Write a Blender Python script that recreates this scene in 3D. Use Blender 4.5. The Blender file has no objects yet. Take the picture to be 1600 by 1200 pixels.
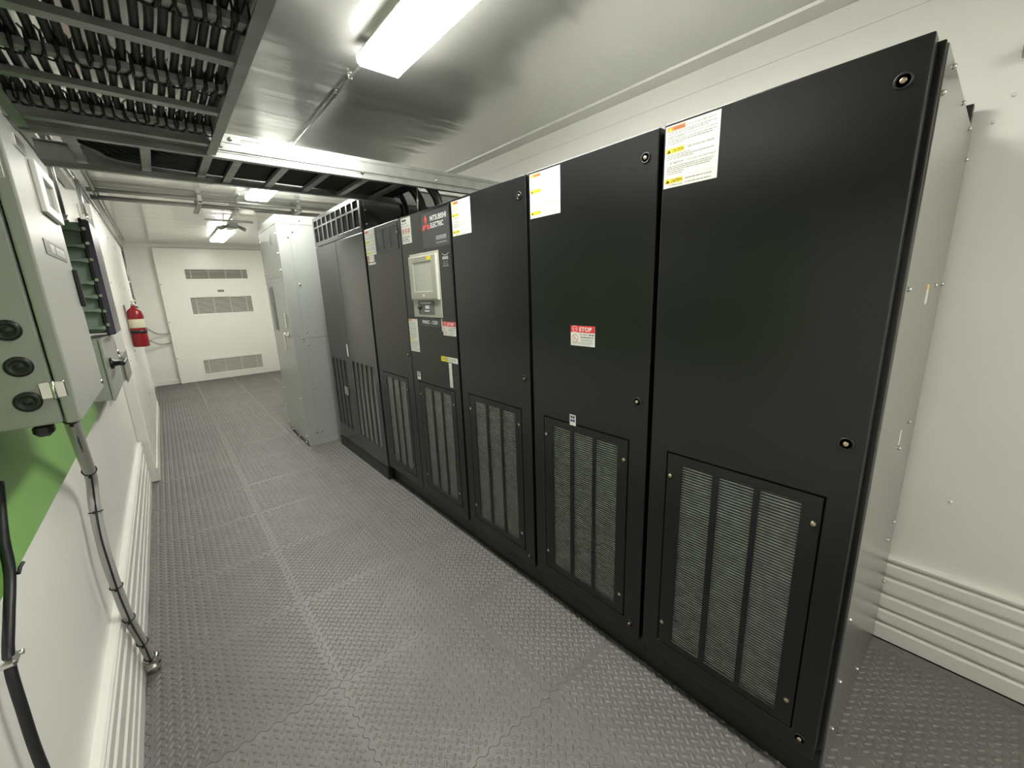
import bpy, bmesh, math, random
from mathutils import Vector, Matrix
random.seed(7)
SC = bpy.context.scene
COL = SC.collection

# ------------------------------------------------------------------ camera, world, exposure
cam_data = bpy.data.cameras.new('camera')
cam_data.sensor_width = 36.0
cam_data.lens = 637.16 / 1600.0 * 36.0
cam_data.clip_start = 0.02
cam = bpy.data.objects.new('camera', cam_data)
COL.objects.link(cam)
yaw, pitch, roll = -0.697763, -0.226721, -0.036174
F = Vector((-math.sin(yaw) * math.cos(pitch), math.cos(yaw) * math.cos(pitch), math.sin(pitch)))
R = Vector((math.cos(yaw), math.sin(yaw), 0))
U = R.cross(F)
R2 = math.cos(roll) * R + math.sin(roll) * U
U2 = -math.sin(roll) * R + math.cos(roll) * U
M = Matrix(((R2.x, U2.x, -F.x, 0), (R2.y, U2.y, -F.y, 0), (R2.z, U2.z, -F.z, 1.57374), (0, 0, 0, 1)))
cam.matrix_world = M
SC.camera = cam

world = bpy.data.worlds.new('world')
SC.world = world
world.use_nodes = True
world.node_tree.nodes['Background'].inputs[0].default_value = (0.9, 1.0, 0.9, 1)
world.node_tree.nodes['Background'].inputs[1].default_value = 0.0

SC.view_settings.view_transform = 'Standard'
SC.view_settings.look = 'None'
SC.view_settings.gamma = 1.0
SC.view_settings.use_curve_mapping = False
SC.view_settings.exposure = 0.62
LAMP_STRENGTH = 31.0
LAMP_COLOR = (1.0, 0.985, 0.90, 1)

# ------------------------------------------------------------------ materials
def mat(name, col, rough=0.5, metal=0.0, spec=0.5, bump=None, var=None, coat=0.0, emit=None):
    """bump = (scale, strength, stretch xyz); var = (scale, amount): noise variation of the base colour"""
    m = bpy.data.materials.new(name)
    m.use_nodes = True
    nt = m.node_tree
    b = nt.nodes['Principled BSDF']
    b.inputs['Base Color'].default_value = (*col, 1)
    b.inputs['Roughness'].default_value = rough
    b.inputs['Metallic'].default_value = metal
    b.inputs['Specular IOR Level'].default_value = spec
    b.inputs['Coat Weight'].default_value = coat
    if emit:
        b.inputs['Emission Color'].default_value = emit[0]
        b.inputs['Emission Strength'].default_value = emit[1]
    tc = nt.nodes.new('ShaderNodeTexCoord')
    if bump:
        mp = nt.nodes.new('ShaderNodeMapping')
        mp.inputs['Scale'].default_value = bump[2] if len(bump) > 2 else (1, 1, 1)
        no = nt.nodes.new('ShaderNodeTexNoise')
        no.inputs['Scale'].default_value = bump[0]
        no.inputs['Detail'].default_value = 3
        bu = nt.nodes.new('ShaderNodeBump')
        bu.inputs['Strength'].default_value = bump[1]
        bu.inputs['Distance'].default_value = bump[3] if len(bump) > 3 else 0.002
        nt.links.new(tc.outputs['Object'], mp.inputs['Vector'])
        nt.links.new(mp.outputs['Vector'], no.inputs['Vector'])
        nt.links.new(no.outputs['Fac'], bu.inputs['Height'])
        nt.links.new(bu.outputs['Normal'], b.inputs['Normal'])
    if var:
        no = nt.nodes.new('ShaderNodeTexNoise')
        no.inputs['Scale'].default_value = var[0]
        no.inputs['Detail'].default_value = 5
        cr = nt.nodes.new('ShaderNodeValToRGB')
        a = var[1]
        cr.color_ramp.elements[0].position = 0.3
        cr.color_ramp.elements[1].position = 0.7
        cr.color_ramp.elements[0].color = tuple(max(0, c * (1 - a)) for c in col) + (1,)
        cr.color_ramp.elements[1].color = tuple(min(1, c * (1 + a)) for c in col) + (1,)
        nt.links.new(tc.outputs['Object'], no.inputs['Vector'])
        nt.links.new(no.outputs['Fac'], cr.inputs['Fac'])
        nt.links.new(cr.outputs['Color'], b.inputs['Base Color'])
    return m

WALL = mat('white_wall_paint', (0.84, 0.835, 0.785), 0.32, bump=(3, 0.25, (1, 1, 0.6), 0.006), var=(2.5, 0.02))
CEIL = mat('white_ceiling_gloss', (0.74, 0.745, 0.715), 0.16, metal=0.62, bump=(2.0, 0.42, (0.30, 2.4, 1), 0.018))
KICK = mat('white_kick_plate', (0.80, 0.79, 0.74), 0.30, var=(6, 0.03))
RUBBER = mat('grey_rubber', (0.142, 0.138, 0.130), 0.47, spec=1.0, bump=(160, 0.25, (1, 1, 1), 0.001), var=(5, 0.10))
def per_object_sheen_tone(m, amount):
    nt = m.node_tree; b = nt.nodes['Principled BSDF']
    src = b.inputs['Base Color'].links[0].from_socket
    oi = nt.nodes.new('ShaderNodeObjectInfo')
    mr = nt.nodes.new('ShaderNodeMapRange')
    mr.inputs['To Min'].default_value = 1 - amount; mr.inputs['To Max'].default_value = 1 + amount
    mx = nt.nodes.new('ShaderNodeMix'); mx.data_type = 'RGBA'; mx.blend_type = 'MULTIPLY'; mx.inputs[0].default_value = 1
    nt.links.new(oi.outputs['Random'], mr.inputs['Value'])
    nt.links.new(src, mx.inputs[6]); nt.links.new(mr.outputs['Result'], mx.inputs[7])
    nt.links.new(mx.outputs[2], b.inputs['Base Color'])
per_object_sheen_tone(RUBBER, 0.07)  # small random colour shift per tile, painting in sheen that varies with tile direction
SUBFLOOR = mat('dark_subfloor', (0.02, 0.02, 0.02), 0.8)
BLACK = mat('black_powder_coat', (0.008, 0.0085, 0.0095), 0.27, spec=0.55, bump=(380, 0.35, (1, 1, 1), 0.0007))
BLACKSIDE = mat('dark_steel_side_panel', (0.40, 0.40, 0.385), 0.26, metal=0.85, bump=(300, 0.03, (1, 1, 1), 0.0004))
BLACKPLASTIC = mat('black_plastic', (0.012, 0.012, 0.013), 0.4)
CABLE = mat('black_cable_jacket', (0.014, 0.015, 0.018), 0.42)
FILTER = mat('grey_air_filter', (0.62, 0.61, 0.61), 0.9, var=(38, 0.24))
DARKGAP = mat('dark_interior', (0.006, 0.006, 0.006), 0.9)
CHARCOAL = mat('charcoal_cabinet_paint', (0.024, 0.025, 0.026), 0.20, spec=1.0, bump=(260, 0.06, (1, 1, 1), 0.0005))
LOGOGREY = mat('grey_logo_plate', (0.045, 0.047, 0.05), 0.3)
GREYCAB = mat('light_grey_cabinet_paint', (0.42, 0.445, 0.425), 0.22, bump=(200, 0.04, (1, 1, 1), 0.0004))
BOXGREY = mat('sage_grey_enclosure_paint', (0.325, 0.335, 0.31), 0.34, bump=(200, 0.04, (1, 1, 1), 0.0004))
POLYGREY = mat('green_grey_plastic', (0.25, 0.31, 0.275), 0.35)
SMOKE = mat('smoked_plastic_lid', (0.075, 0.068, 0.10), 0.32, spec=0.35)
GREEN = mat('bright_green_paint', (0.20, 0.43, 0.10), 0.30, bump=(60, 0.05, (1, 1, 1), 0.001))
GALV = mat('galvanised_steel', (0.42, 0.43, 0.42), 0.38, metal=0.9, var=(14, 0.12), bump=(30, 0.10, (0.2, 2, 1), 0.001))
DULLSTEEL = mat('dull_steel', (0.34, 0.34, 0.32), 0.4, metal=0.8)
BRIGHTSTEEL = mat('bright_steel', (0.75, 0.74, 0.70), 0.22, metal=1.0)
BRASS = mat('brass_screw', (0.68, 0.56, 0.40), 0.28, metal=1.0)
CONDUIT = mat('grey_flexible_conduit', (0.40, 0.40, 0.385), 0.35)
TIE = mat('black_nylon_tie', (0.01, 0.01, 0.01), 0.45)
PAPER = mat('white_label_stock', (0.86, 0.86, 0.80), 0.4)
INK = mat('black_print', (0.03, 0.03, 0.03), 0.5)
PALEINK = mat('grey_small_print', (0.30, 0.30, 0.30), 0.5)
PINKINK = mat('pink_print', (0.65, 0.30, 0.26), 0.5)
ORANGE = mat('orange_print', (0.85, 0.25, 0.06), 0.45)
YELLOW = mat('yellow_print', (0.88, 0.72, 0.03), 0.45)
REDPRINT = mat('red_print', (0.75, 0.045, 0.05), 0.4)
LOGORED = mat('red_logo_print', (0.75, 0.06, 0.06), 0.4)
WHITEPRINT = mat('white_print', (0.85, 0.85, 0.85), 0.4)
GREYPRINT = mat('silver_grey_print', (0.32, 0.32, 0.34), 0.4)
BEZEL = mat('warm_grey_bezel', (0.42, 0.42, 0.36), 0.4)
BEZELEDGE = mat('pale_bezel_edge', (0.62, 0.62, 0.56), 0.35)
SCREEN = mat('grey_touchscreen_glass', (0.50, 0.52, 0.46), 0.12)
ACWHITE = mat('off_white_panel_paint', (0.86, 0.865, 0.80), 0.28)
GRILLE = mat('grille_aluminium', (0.66, 0.66, 0.60), 0.4)
GRILLEBACK = mat('grille_dark_core', (0.09, 0.085, 0.075), 0.8)
RED = mat('red_extinguisher_paint', (0.27, 0.010, 0.016), 0.28)
LENS = mat('lamp_diffuser', (0.9, 0.9, 0.85), 0.4, emit=(LAMP_COLOR, LAMP_STRENGTH))
WHITEMETAL = mat('white_enamel', (0.82, 0.82, 0.76), 0.3)

# ------------------------------------------------------------------ mesh builder
class MB:
    def __init__(s):
        s.v = []; s.f = []; s.sm = []
    def add(s, vs, fs, smooth=False):
        n = len(s.v)
        s.v += [tuple(p) for p in vs]
        s.f += [tuple(i + n for i in f) for f in fs]
        s.sm += [smooth] * len(fs)
        return s
    def box(s, x0, x1, y0, y1, z0, z1, c=0.0):
        x0, x1 = sorted((x0, x1)); y0, y1 = sorted((y0, y1)); z0, z1 = sorted((z0, z1))
        if c <= 0:
            vs = [(x, y, z) for x in (x0, x1) for y in (y0, y1) for z in (z0, z1)]
            return s.add(vs, [(0, 1, 3, 2), (4, 6, 7, 5), (0, 4, 5, 1), (2, 3, 7, 6), (0, 2, 6, 4), (1, 5, 7, 3)])
        c = min(c, (x1 - x0) * .45, (y1 - y0) * .45, (z1 - z0) * .45)
        bm = bmesh.new()
        g = bmesh.ops.create_cube(bm, size=1)
        for v in bm.verts:
            v.co = Vector(((x0 + x1) / 2 + v.co.x * (x1 - x0), (y0 + y1) / 2 + v.co.y * (y1 - y0), (z0 + z1) / 2 + v.co.z * (z1 - z0)))
        bmesh.ops.bevel(bm, geom=bm.edges[:], offset=c, segments=1, affect='EDGES', profile=0.5)
        bm.verts.index_update()
        s.add([v.co[:] for v in bm.verts], [[v.index for v in f.verts] for f in bm.faces])
        bm.free()
        return s
    def tube(s, pts, r, n=10, cap=True, smooth=True):
        pts = [Vector(p) for p in pts]
        rs = r if isinstance(r, (list, tuple)) else [r] * len(pts)
        vs = []; fs = []
        t0 = (pts[1] - pts[0]).normalized()
        ref = Vector((0, 0, 1)) if abs(t0.z) < 0.9 else Vector((1, 0, 0))
        a = t0.cross(ref).normalized()
        for i, p in enumerate(pts):
            if i == 0: t = t0
            elif i == len(pts) - 1: t = (pts[i] - pts[i - 1]).normalized()
            else:
                t = (pts[i + 1] - pts[i]).normalized() + (pts[i] - pts[i - 1]).normalized()
                t = t.normalized() if t.length > 1e-6 else (pts[i + 1] - pts[i]).normalized()
            a = a - t * a.dot(t)
            a = a.normalized() if a.length > 1e-6 else t.cross(Vector((0.3, 0.5, 0.8))).normalized()
            b = t.cross(a)
            for k in range(n):
                w = 2 * math.pi * k / n
                vs.append(p + (a * math.cos(w) + b * math.sin(w)) * rs[i])
        for i in range(len(pts) - 1):
            for k in range(n):
                k2 = (k + 1) % n
                fs.append((i * n + k, i * n + k2, (i + 1) * n + k2, (i + 1) * n + k))
        s.add(vs, fs, smooth)
        if cap:
            m = len(s.v) - len(vs)
            s.f.append(tuple(m + k for k in reversed(range(n)))); s.sm.append(False)
            s.f.append(tuple(m + (len(pts) - 1) * n + k for k in range(n))); s.sm.append(False)
        return s
    def cyl(s, p0, p1, r, n=16, r1=None):
        return s.tube([p0, p1], [r, r if r1 is None else r1], n)
    def lathe(s, c, prof, n=20, axis='z'):
        vs = []; fs = []
        for (r, h) in prof:
            for k in range(n):
                w = 2 * math.pi * k / n
                a, b = r * math.cos(w), r * math.sin(w)
                vs.append((c[0] + a, c[1] + b, c[2] + h) if axis == 'z' else (c[0] + h, c[1] + a, c[2] + b) if axis == 'x' else (c[0] + b, c[1] + h, c[2] + a))
        for i in range(len(prof) - 1):
            for k in range(n):
                k2 = (k + 1) % n
                fs.append((i * n + k, i * n + k2, (i + 1) * n + k2, (i + 1) * n + k))
        fs.append(tuple(reversed(range(n)))); fs.append(tuple((len(prof) - 1) * n + k for k in range(n)))
        return s.add(vs, fs, True)
    def grid(s, fr, us, vs, holes, d0, d1):
        """plate on the frame fr: cells of the us x vs grid except holes, from depth d0 (back) to d1 (front)"""
        nu, nv = len(us) - 1, len(vs) - 1
        solid = lambda i, j: 0 <= i < nu and 0 <= j < nv and (i, j) not in holes
        V = []; Fc = []; idx = {}
        def vert(i, j, d):
            k = (i, j, d)
            if k not in idx:
                idx[k] = len(V); V.append(fr(us[i], vs[j], d1 if d else d0))
            return idx[k]
        for i in range(nu):
            for j in range(nv):
                if not solid(i, j): continue
                Fc.append((vert(i, j, 1), vert(i + 1, j, 1), vert(i + 1, j + 1, 1), vert(i, j + 1, 1)))
                Fc.append((vert(i, j, 0), vert(i, j + 1, 0), vert(i + 1, j + 1, 0), vert(i + 1, j, 0)))
                for (di, dj, a, b) in ((-1, 0, (0, 1), (0, 0)), (1, 0, (1, 0), (1, 1)), (0, -1, (0, 0), (1, 0)), (0, 1, (1, 1), (0, 1))):
                    if not solid(i + di, j + dj):
                        Fc.append((vert(i + a[0], j + a[1], 1), vert(i + a[0], j + a[1], 0), vert(i + b[0], j + b[1], 0), vert(i + b[0], j + b[1], 1)))
        return s.add(V, Fc)
    def rect(s, fr, u0, u1, v0, v1, d0, d1):
        return s.grid(fr, sorted((u0, u1)), sorted((v0, v1)), (), d0, d1)
    def prism(s, pts, f):
        """pts: 2-D outline; f(p, k) -> 3-D point at end k in (0, 1)"""
        n = len(pts)
        vs = [f(p, 0) for p in pts] + [f(p, 1) for p in pts]
        fs = [(i, (i + 1) % n, n + (i + 1) % n, n + i) for i in range(n)]
        fs += [tuple(reversed(range(n))), tuple(range(n, 2 * n))]
        return s.add(vs, fs)
    def mesh(s, name, m, base=(0, 0, 0)):
        me = bpy.data.meshes.new(name)
        b = base
        me.from_pydata([(p[0] - b[0], p[1] - b[1], p[2] - b[2]) for p in s.v], [], s.f)
        bm = bmesh.new(); bm.from_mesh(me)
        bmesh.ops.recalc_face_normals(bm, faces=bm.faces[:])
        bm.to_mesh(me); bm.free()
        for p, q in zip(me.polygons, s.sm): p.use_smooth = q
        if m: me.materials.append(m)
        return me

BASE = {}
def thing(name, label, cat, loc, group=None):
    o = bpy.data.objects.new(name, None)
    o.empty_display_size = 0.1
    o.location = loc
    COL.objects.link(o)
    o['label'] = label; o['category'] = cat
    if group: o['group'] = group
    BASE[o.name] = Vector(loc)
    return o
def part(name, mb, m, parent, bevel=0.0, label=None, stuff=False):
    b = BASE[parent.name]
    o = bpy.data.objects.new(name, mb.mesh(name, m, b) if isinstance(mb, MB) else mb)
    COL.objects.link(o)
    o.parent = parent
    BASE[o.name] = b
    if bevel:
        md = o.modifiers.new('bevel', 'BEVEL'); md.width = bevel; md.segments = 2; md.limit_method = 'ANGLE'; md.angle_limit = 0.6
    if label: o['label'] = label
    if stuff: o['kind'] = 'stuff'
    return o
def piece(name, mesh, parent, at, rot=None, scale=None):
    """a copy of a shared small mesh at a world position, as a child of parent"""
    b = BASE[parent.name]
    o = bpy.data.objects.new(name, mesh)
    COL.objects.link(o)
    o.parent = parent
    o.location = Vector(at) - b
    if rot: o.rotation_euler = rot
    if scale: o.scale = scale
    BASE[o.name] = b
    return o
def single(name, mb, m, label, cat, base, group=None, bevel=0.0):
    o = bpy.data.objects.new(name, mb.mesh(name, m, base))
    o.location = base
    COL.objects.link(o)
    o['label'] = label; o['category'] = cat
    if group: o['group'] = group
    BASE[o.name] = Vector(base)
    if bevel:
        md = o.modifiers.new('bevel', 'BEVEL'); md.width = bevel; md.segments = 2; md.limit_method = 'ANGLE'
    return o
def struct(name, mb, m, bevel=0.0, parent=None):
    o = bpy.data.objects.new(name, mb.mesh(name, m))
    COL.objects.link(o)
    if parent: o.parent = parent
    else: o['kind'] = 'structure'
    BASE[o.name] = Vector((0, 0, 0))
    if bevel:
        md = o.modifiers.new('bevel', 'BEVEL'); md.width = bevel; md.segments = 2; md.limit_method = 'ANGLE'
    return o

# frames: (u, v, d) -> world; u to the viewer's right, v up, d towards the viewer
def face_w(x):            # faces -X (fronts of the right-hand row): u = -y
    return lambda u, v, d: (x - d, -u, v)
def face_e(x):            # faces +X (things on the left wall): u = y
    return lambda u, v, d: (x + d, u, v)
def face_s(y):            # faces -Y (far wall, near ends): u = x
    return lambda u, v, d: (u, y - d, v)

# text as flat mesh
_font_cache = {}
def text_pts(body, h, bold=0.0, sx=1.0):
    key = (body, bold)
    if key not in _font_cache:
        cu = bpy.data.curves.new('t', 'FONT')
        cu.body = body; cu.size = 1.0; cu.offset = bold; cu.resolution_u = 2
        ob = bpy.data.objects.new('t', cu)
        COL.objects.link(ob)
        me = bpy.data.meshes.new_from_object(ob)
        vs = [tuple(v.co) for v in me.vertices]; fs = [tuple(p.vertices) for p in me.polygons]
        bpy.data.objects.remove(ob); bpy.data.meshes.remove(me); bpy.data.curves.remove(cu)
        _font_cache[key] = (vs, fs)
    vs, fs = _font_cache[key]
    x0 = min(v[0] for v in vs); x1 = max(v[0] for v in vs); y0 = min(v[1] for v in vs); y1 = max(v[1] for v in vs)
    return vs, fs, x0, x1, y0, y1
def put_text(mb, fr, body, u0, v0, u1, v1, d, bold=0.0):
    """text filling the box u0..u1, v0..v1 on frame fr"""
    vs, fs, x0, x1, y0, y1 = text_pts(body, 1, bold)
    mb.add([fr(u0 + (p[0] - x0) / (x1 - x0) * (u1 - u0), v0 + (p[1] - y0) / (y1 - y0) * (v1 - v0), d) for p in vs], fs)
def flat(mb, fr, pts, d):
    mb.add([fr(u, v, d) for u, v in pts], [tuple(range(len(pts)))])
def flat_rect(mb, fr, u0, u1, v0, v1, d):
    flat(mb, fr, [(u0, v0), (u1, v0), (u1, v1), (u0, v1)], d)
def dashes(mb, fr, u0, u1, v, h, d, rnd):
    u = u0
    while u < u1 - h:
        w = min(rnd.uniform(2, 6) * h, u1 - u)
        flat_rect(mb, fr, u, u + w, v - h / 2, v + h / 2, d)
        u += w + h * 0.8

# ------------------------------------------------------------------ room shell
XL, XR, YN, YF, ZC = -0.345, 2.227, -3.2, 10.32, 2.628
floor = struct('floor', MB().box(XL - .1, XR + .1, YN - .1, YF + .1, -0.12, -0.012), SUBFLOOR)
ceiling = struct('ceiling', MB().box(XL - .1, XR + .1, YN - .1, YF + .1, ZC, ZC + .1), CEIL)
wl = struct('wall_left', MB().box(XL - .1, XL, YN - .1, YF + .1, -0.012, ZC), WALL)
wr = struct('wall_right', MB().box(XR, XR + .1, YN - .1, YF + .1, -0.012, ZC), WALL)
struct('wall_far', MB().box(XL, XR, YF, YF + .1, -0.012, ZC), WALL)
struct('wall_near', MB().box(XL, XR, YN - .1, YN, -0.012, ZC), WALL)

# rubber tiles with interlocking edges and raised bars
TX, TY = 0.611, 0.615
def tile_mesh(name, u0, u1):
    """one tile between fractions u0..u1 of its width; cut sides are straight"""
    a, n, per = 0.0065, 8, 12
    gap = 0.0009
    N = per * n
    wave = lambda t: a * max(-1, min(1, 1.8 * math.sin(2 * math.pi * per * t)))
    bottom = []; top = []
    ks = [k / N for k in range(N + 1) if u0 - 1e-9 <= k / N <= u1 + 1e-9]
    if ks[0] > u0 + 1e-6: ks = [u0] + ks
    if ks[-1] < u1 - 1e-6: ks = ks + [u1]
    xl, xr = ks[0] * TX, ks[-1] * TX
    cl = lambda x: min(max(x, xl + gap), xr - gap)
    for t in ks:
        bottom.append((t * TX, wave(t) + gap)); top.append((t * TX, TY + wave(t) - gap))
    right = [((u1 * TX + (wave(k / N) if u1 == 1 else 0)), k / N * TY) for k in range(1, N)]
    left = [((u0 * TX + (wave(k / N) if u0 == 0 else 0)), k / N * TY) for k in range(1, N)]
    out = [(cl(p[0]), p[1]) for p in bottom] + [(p[0] - gap, p[1]) for p in right] + [(cl(p[0]), p[1]) for p in reversed(top)] + [(p[0] + gap, p[1]) for p in reversed(left)]
    mb = MB()
    m = len(out)
    mb.add([(x, y, 0) for x, y in out], [tuple(range(m))])
    mb.add([(x, y, 0) for x, y in out] + [(x, y, -0.012) for x, y in out], [(i, (i + 1) % m, m + (i + 1) % m, m + i) for i in range(m)])
    nb = 17
    s = TX / nb
    L, W, H = 0.0152, 0.0056, 0.0052
    for i in range(nb):
        for j in range(nb):
          for q in (-1, 1):
            o_ = .25 if q < 0 else .75
            cx, cy = (i + o_) * s, (j + o_) * TY / nb
            if cx < u0 * TX + .014 or cx > u1 * TX - .014 or cy < .014 or cy > TY - .014: continue
            d = Vector((1, q, 0)).normalized(); e = Vector((-d.y, d.x, 0))
            c = Vector((cx, cy, 0))
            vs = [c + d * L, c + d * L * .55 + e * W, c - d * L * .55 + e * W, c - d * L, c - d * L * .55 - e * W, c + d * L * .55 - e * W,
                  c + d * L * .5 + Vector((0, 0, H)), c - d * L * .5 + Vector((0, 0, H))]
            mb.add(vs, [(0, 1, 6), (1, 2, 7, 6), (2, 3, 7), (3, 4, 7), (4, 5, 6, 7), (5, 0, 6)], True)
    me = bpy.data.meshes.new(name)
    me.from_pydata(mb.v, [], mb.f)
    for p, q in zip(me.polygons, mb.sm): p.use_smooth = q
    me.materials.append(RUBBER)
    return me
full = tile_mesh('foam_tile', 0, 1)
edge_r = tile_mesh('foam_tile_cut', 0, 0.085)
edge_l = tile_mesh('foam_tile_cut', 0.94, 1)
for k in range(-6, 16):
    y0 = 0.930 + TY * k
    if y0 > YF: continue
    for i in range(-1, 5):
        x0 = -0.306 + 0.611 * i
        if i >= 2 and -0.3 < y0 < 4.6 and not (i == 2 and y0 > 3.9): 
            if y0 > 0.16 and i > 2: continue
        o = bpy.data.objects.new('rubber_tile', edge_l if i == -1 else edge_r if i == 4 else full)
        COL.objects.link(o)
        o.parent = floor
        o.location = (x0 , y0, random.uniform(-0.0008, 0.0008))
        if y0 + TY > YF:
            o.scale = (1, (YF - y0 - .004) / TY, 1)

# kick plates: ribbed extrusions
def kick_profile():
    pts = [(0, 0)]
    ribs = [(0.0, .070), (.092, .140), (.160, .212), (.238, .298), (.322, .366), (.386, .400)]
    out = []
    for a, b in ribs:
        out += [(.028, a), (.028, b - .004), (.022, b), (.013, b + .001)]
    out = [(0, 0)] + [(.028, 0)] + out[1:]
    res = [(0, 0), (.028, 0)]
    for i, (a, b) in enumerate(ribs):
        if i: res += [(.006, a + .002), (.028, a)]
        res += [(.028, b - .007), (.021, b), (.006, b + .001)]
    res += [(0, .401)]
    return res
KP = kick_profile()
def kick(name, x, sgn, y0, y1):
    return struct(name, MB().prism(KP, lambda p, k: (x + sgn * p[0], (y0, y1)[k], p[1])), KICK)
kick('baseboard_right', XR, -1, YN, YF - .002)
kick('baseboard_left', XL, 1, YN, 4.66)
kick('baseboard_left_far', XL, 1, 8.10, YF - .002)
# ceiling corner trims
struct('trim_1', MB().prism([(0, ZC), (-.075, ZC), (-.072, ZC - .012), (-.012, ZC - .030), (0, ZC - .030)], lambda p, k: (XR + p[0], (YN, YF)[k], p[1])), WALL)
struct('trim_2', MB().box(XR - .004, XR, YN, YF, ZC - .125, ZC - .030), WALL)
struct('trim_3', MB().prism([(0, ZC), (.05, ZC), (.01, ZC - .03), (0, ZC - .03)], lambda p, k: (XL + p[0], (YN, YF)[k], p[1])), WALL)
struct('trim_4', MB().box(XL, XR, YF - .035, YF, ZC - .05, ZC), WALL)
struct('trim_5', MB().box(XL, -.06 + .13, YF - .02, YF, .0, .08), WALL)

# wide white service door standing proud of the left wall
d1 = struct('door_1', MB().box(XL, -.266, 4.69, 8.05, 0.003, 2.34, .006), WALL)
for a, b in ((4.685, 5.9), (5.91, 8.055)):
    struct('door_sill_plate', MB().box(-.268, -.258, a, b, .004, .13, .002), WALL, parent=d1)
for yy in (4.76, 5.7, 6.6, 7.5, 7.98):
    for zz in (.5, 1.1, 1.75, 2.2):
        struct('door_screw', MB().lathe((-.266, yy, zz), [(.008, -.001), (.008, .003), (.004, .005)], 8, 'x'), BRIGHTSTEEL, parent=d1)

# ------------------------------------------------------------------ shared small meshes
def small(mb, name, m): return mb.mesh(name, m)
LOCK = small(MB().lathe((0, 0, 0), [(.0165, .001), (.0165, -.004), (.013, -.0055), (.013, -.003), (.009, -.003), (.009, -.006), (.004, -.0065)], 18, 'x'), 'door_lock', BRASS)
LOCKRIM = small(MB().lathe((0, 0, 0), [(.0165, .001), (.0165, -.003), (.013, -.004), (.0125, .0)], 20, 'x'), 'door_lock_rim', BLACKPLASTIC)
LOCKPIN = small(MB().lathe((0, 0, 0), [(.0062, .001), (.0062, -.004), (.005, -.0055), (.003, -.0056)], 12, 'x'), 'door_lock_pin', BRASS)
SCREW_W = small(MB().lathe((0, 0, 0), [(.0075, .001), (.0075, -.002), (.005, -.0045), (.002, -.0045)], 10, 'x'), 'screw', BRASS)
SCREW_S = small(MB().lathe((0, 0, 0), [(.0085, .001), (.0085, -.004), (.006, -.008), (.002, -.0085)], 10, 'y'), 'screw', BRIGHTSTEEL)
SCREW_E = small(MB().lathe((0, 0, 0), [(.007, -.001), (.007, .003), (.004, .005), (.001, .005)], 10, 'x'), 'screw', BRIGHTSTEEL)
SCREW_GW = small(MB().lathe((0, 0, 0), [(.008, .001), (.008, -.004), (.005, -.008), (.002, -.008)], 10, 'x'), 'screw', BRIGHTSTEEL)

XD = 1.277          # front plane of the doors
FR = face_w(XD)     # u = -y

# ------------------------------------------------------------------ stickers
def warning_sticker(parent, yl, yr, z0, z1, seed, big=True):
    fr = FR; rnd = random.Random(seed)
    u0, u1 = -yl, -yr
    W, H = u1 - u0, z1 - z0
    st = part('warning_sticker', MB().rect(fr, u0, u1, z0, z1, 0, .0008), PAPER, parent, label='white warning sticker with orange and yellow bands')
    X = lambda a: u0 + a * W
    Z = lambda b: z1 - b * H
    o = MB(); flat_rect(o, fr, X(.03), X(.38), Z(.095), Z(.02), .0011); part('orange_band', o, ORANGE, st)
    for b0, b1 in ((.445, .365), (.93, .855)):
        y = MB(); flat_rect(y, fr, X(.02), X(.38), Z(b0), Z(b1), .0011); part('yellow_band', y, YELLOW, st)
    y = MB(); flat(y, fr, [(X(.05), Z(.085)), (X(.13), Z(.085)), (X(.09), Z(.03))], .0013); part('yellow_triangle', y, YELLOW, st)
    d = .0014
    def word(body, a, b, c, e_, bold=0.0):
        w_ = MB(); put_text(w_, fr, body, X(a), Z(b), X(c), Z(e_), d, bold); part('printed_words', w_, INK, st)
    word('WARNING', .15, .082, .36, .035, .01)
    for b in (.43, .915):
        word('CAUTION', .14, b, .36, b - .05, .01)
        w_ = MB(); flat(w_, fr, [(X(.04), Z(b + .002)), (X(.12), Z(b + .002)), (X(.08), Z(b - .052))], d); part('alert_triangle', w_, INK, st)
    for b in (.075, .415): word('RISK OF ELECTRIC SHOCK', .44, b, .92, b - .03)
    word('AVERTISSEMENT', .04, .215, .41, .175)
    word('RISQUE DE CHOC ELECTRIQUE', .44, .205, .95, .178)
    word('ATTENTION', .10, .625, .37, .585)
    word('RISQUE DE CHOC ELECTRIQUE', .44, .62, .95, .592)
    word('ATTENTION', .10, .978, .37, .945)
    l = MB()
    for b, e in ((.115, .95), (.145, .8), (.24, .95), (.27, .9), (.30, .35), (.475, .5), (.505, .92), (.535, .55), (.66, .92), (.69, .9), (.72, .88), (.75, .4), (.78, .35)):
        dashes(l, fr, X(.05), X(e), Z(b), H * .012, d, rnd)
    for b in (.89, .955):
        dashes(l, fr, X(.42), X(.9), Z(b), H * .014, d, rnd)
    for b in (.335, .835):
        flat_rect(l, fr, X(.03), X(.97), Z(b + .003), Z(b), d)
    part('small_print', l, PALEINK, st, stuff=True)
    return st

def ring(mb, fr, cu, cv, r0, r1, d, n=24):
    vs = []; 
    for k in range(n):
        w = 2 * math.pi * k / n
        vs += [fr(cu + r0 * math.cos(w), cv + r0 * math.sin(w), d), fr(cu + r1 * math.cos(w), cv + r1 * math.sin(w), d)]
    mb.add(vs, [(2 * k, 2 * k + 1, (2 * k + 3) % (2 * n), (2 * k + 2) % (2 * n)) for k in range(n)])

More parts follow.
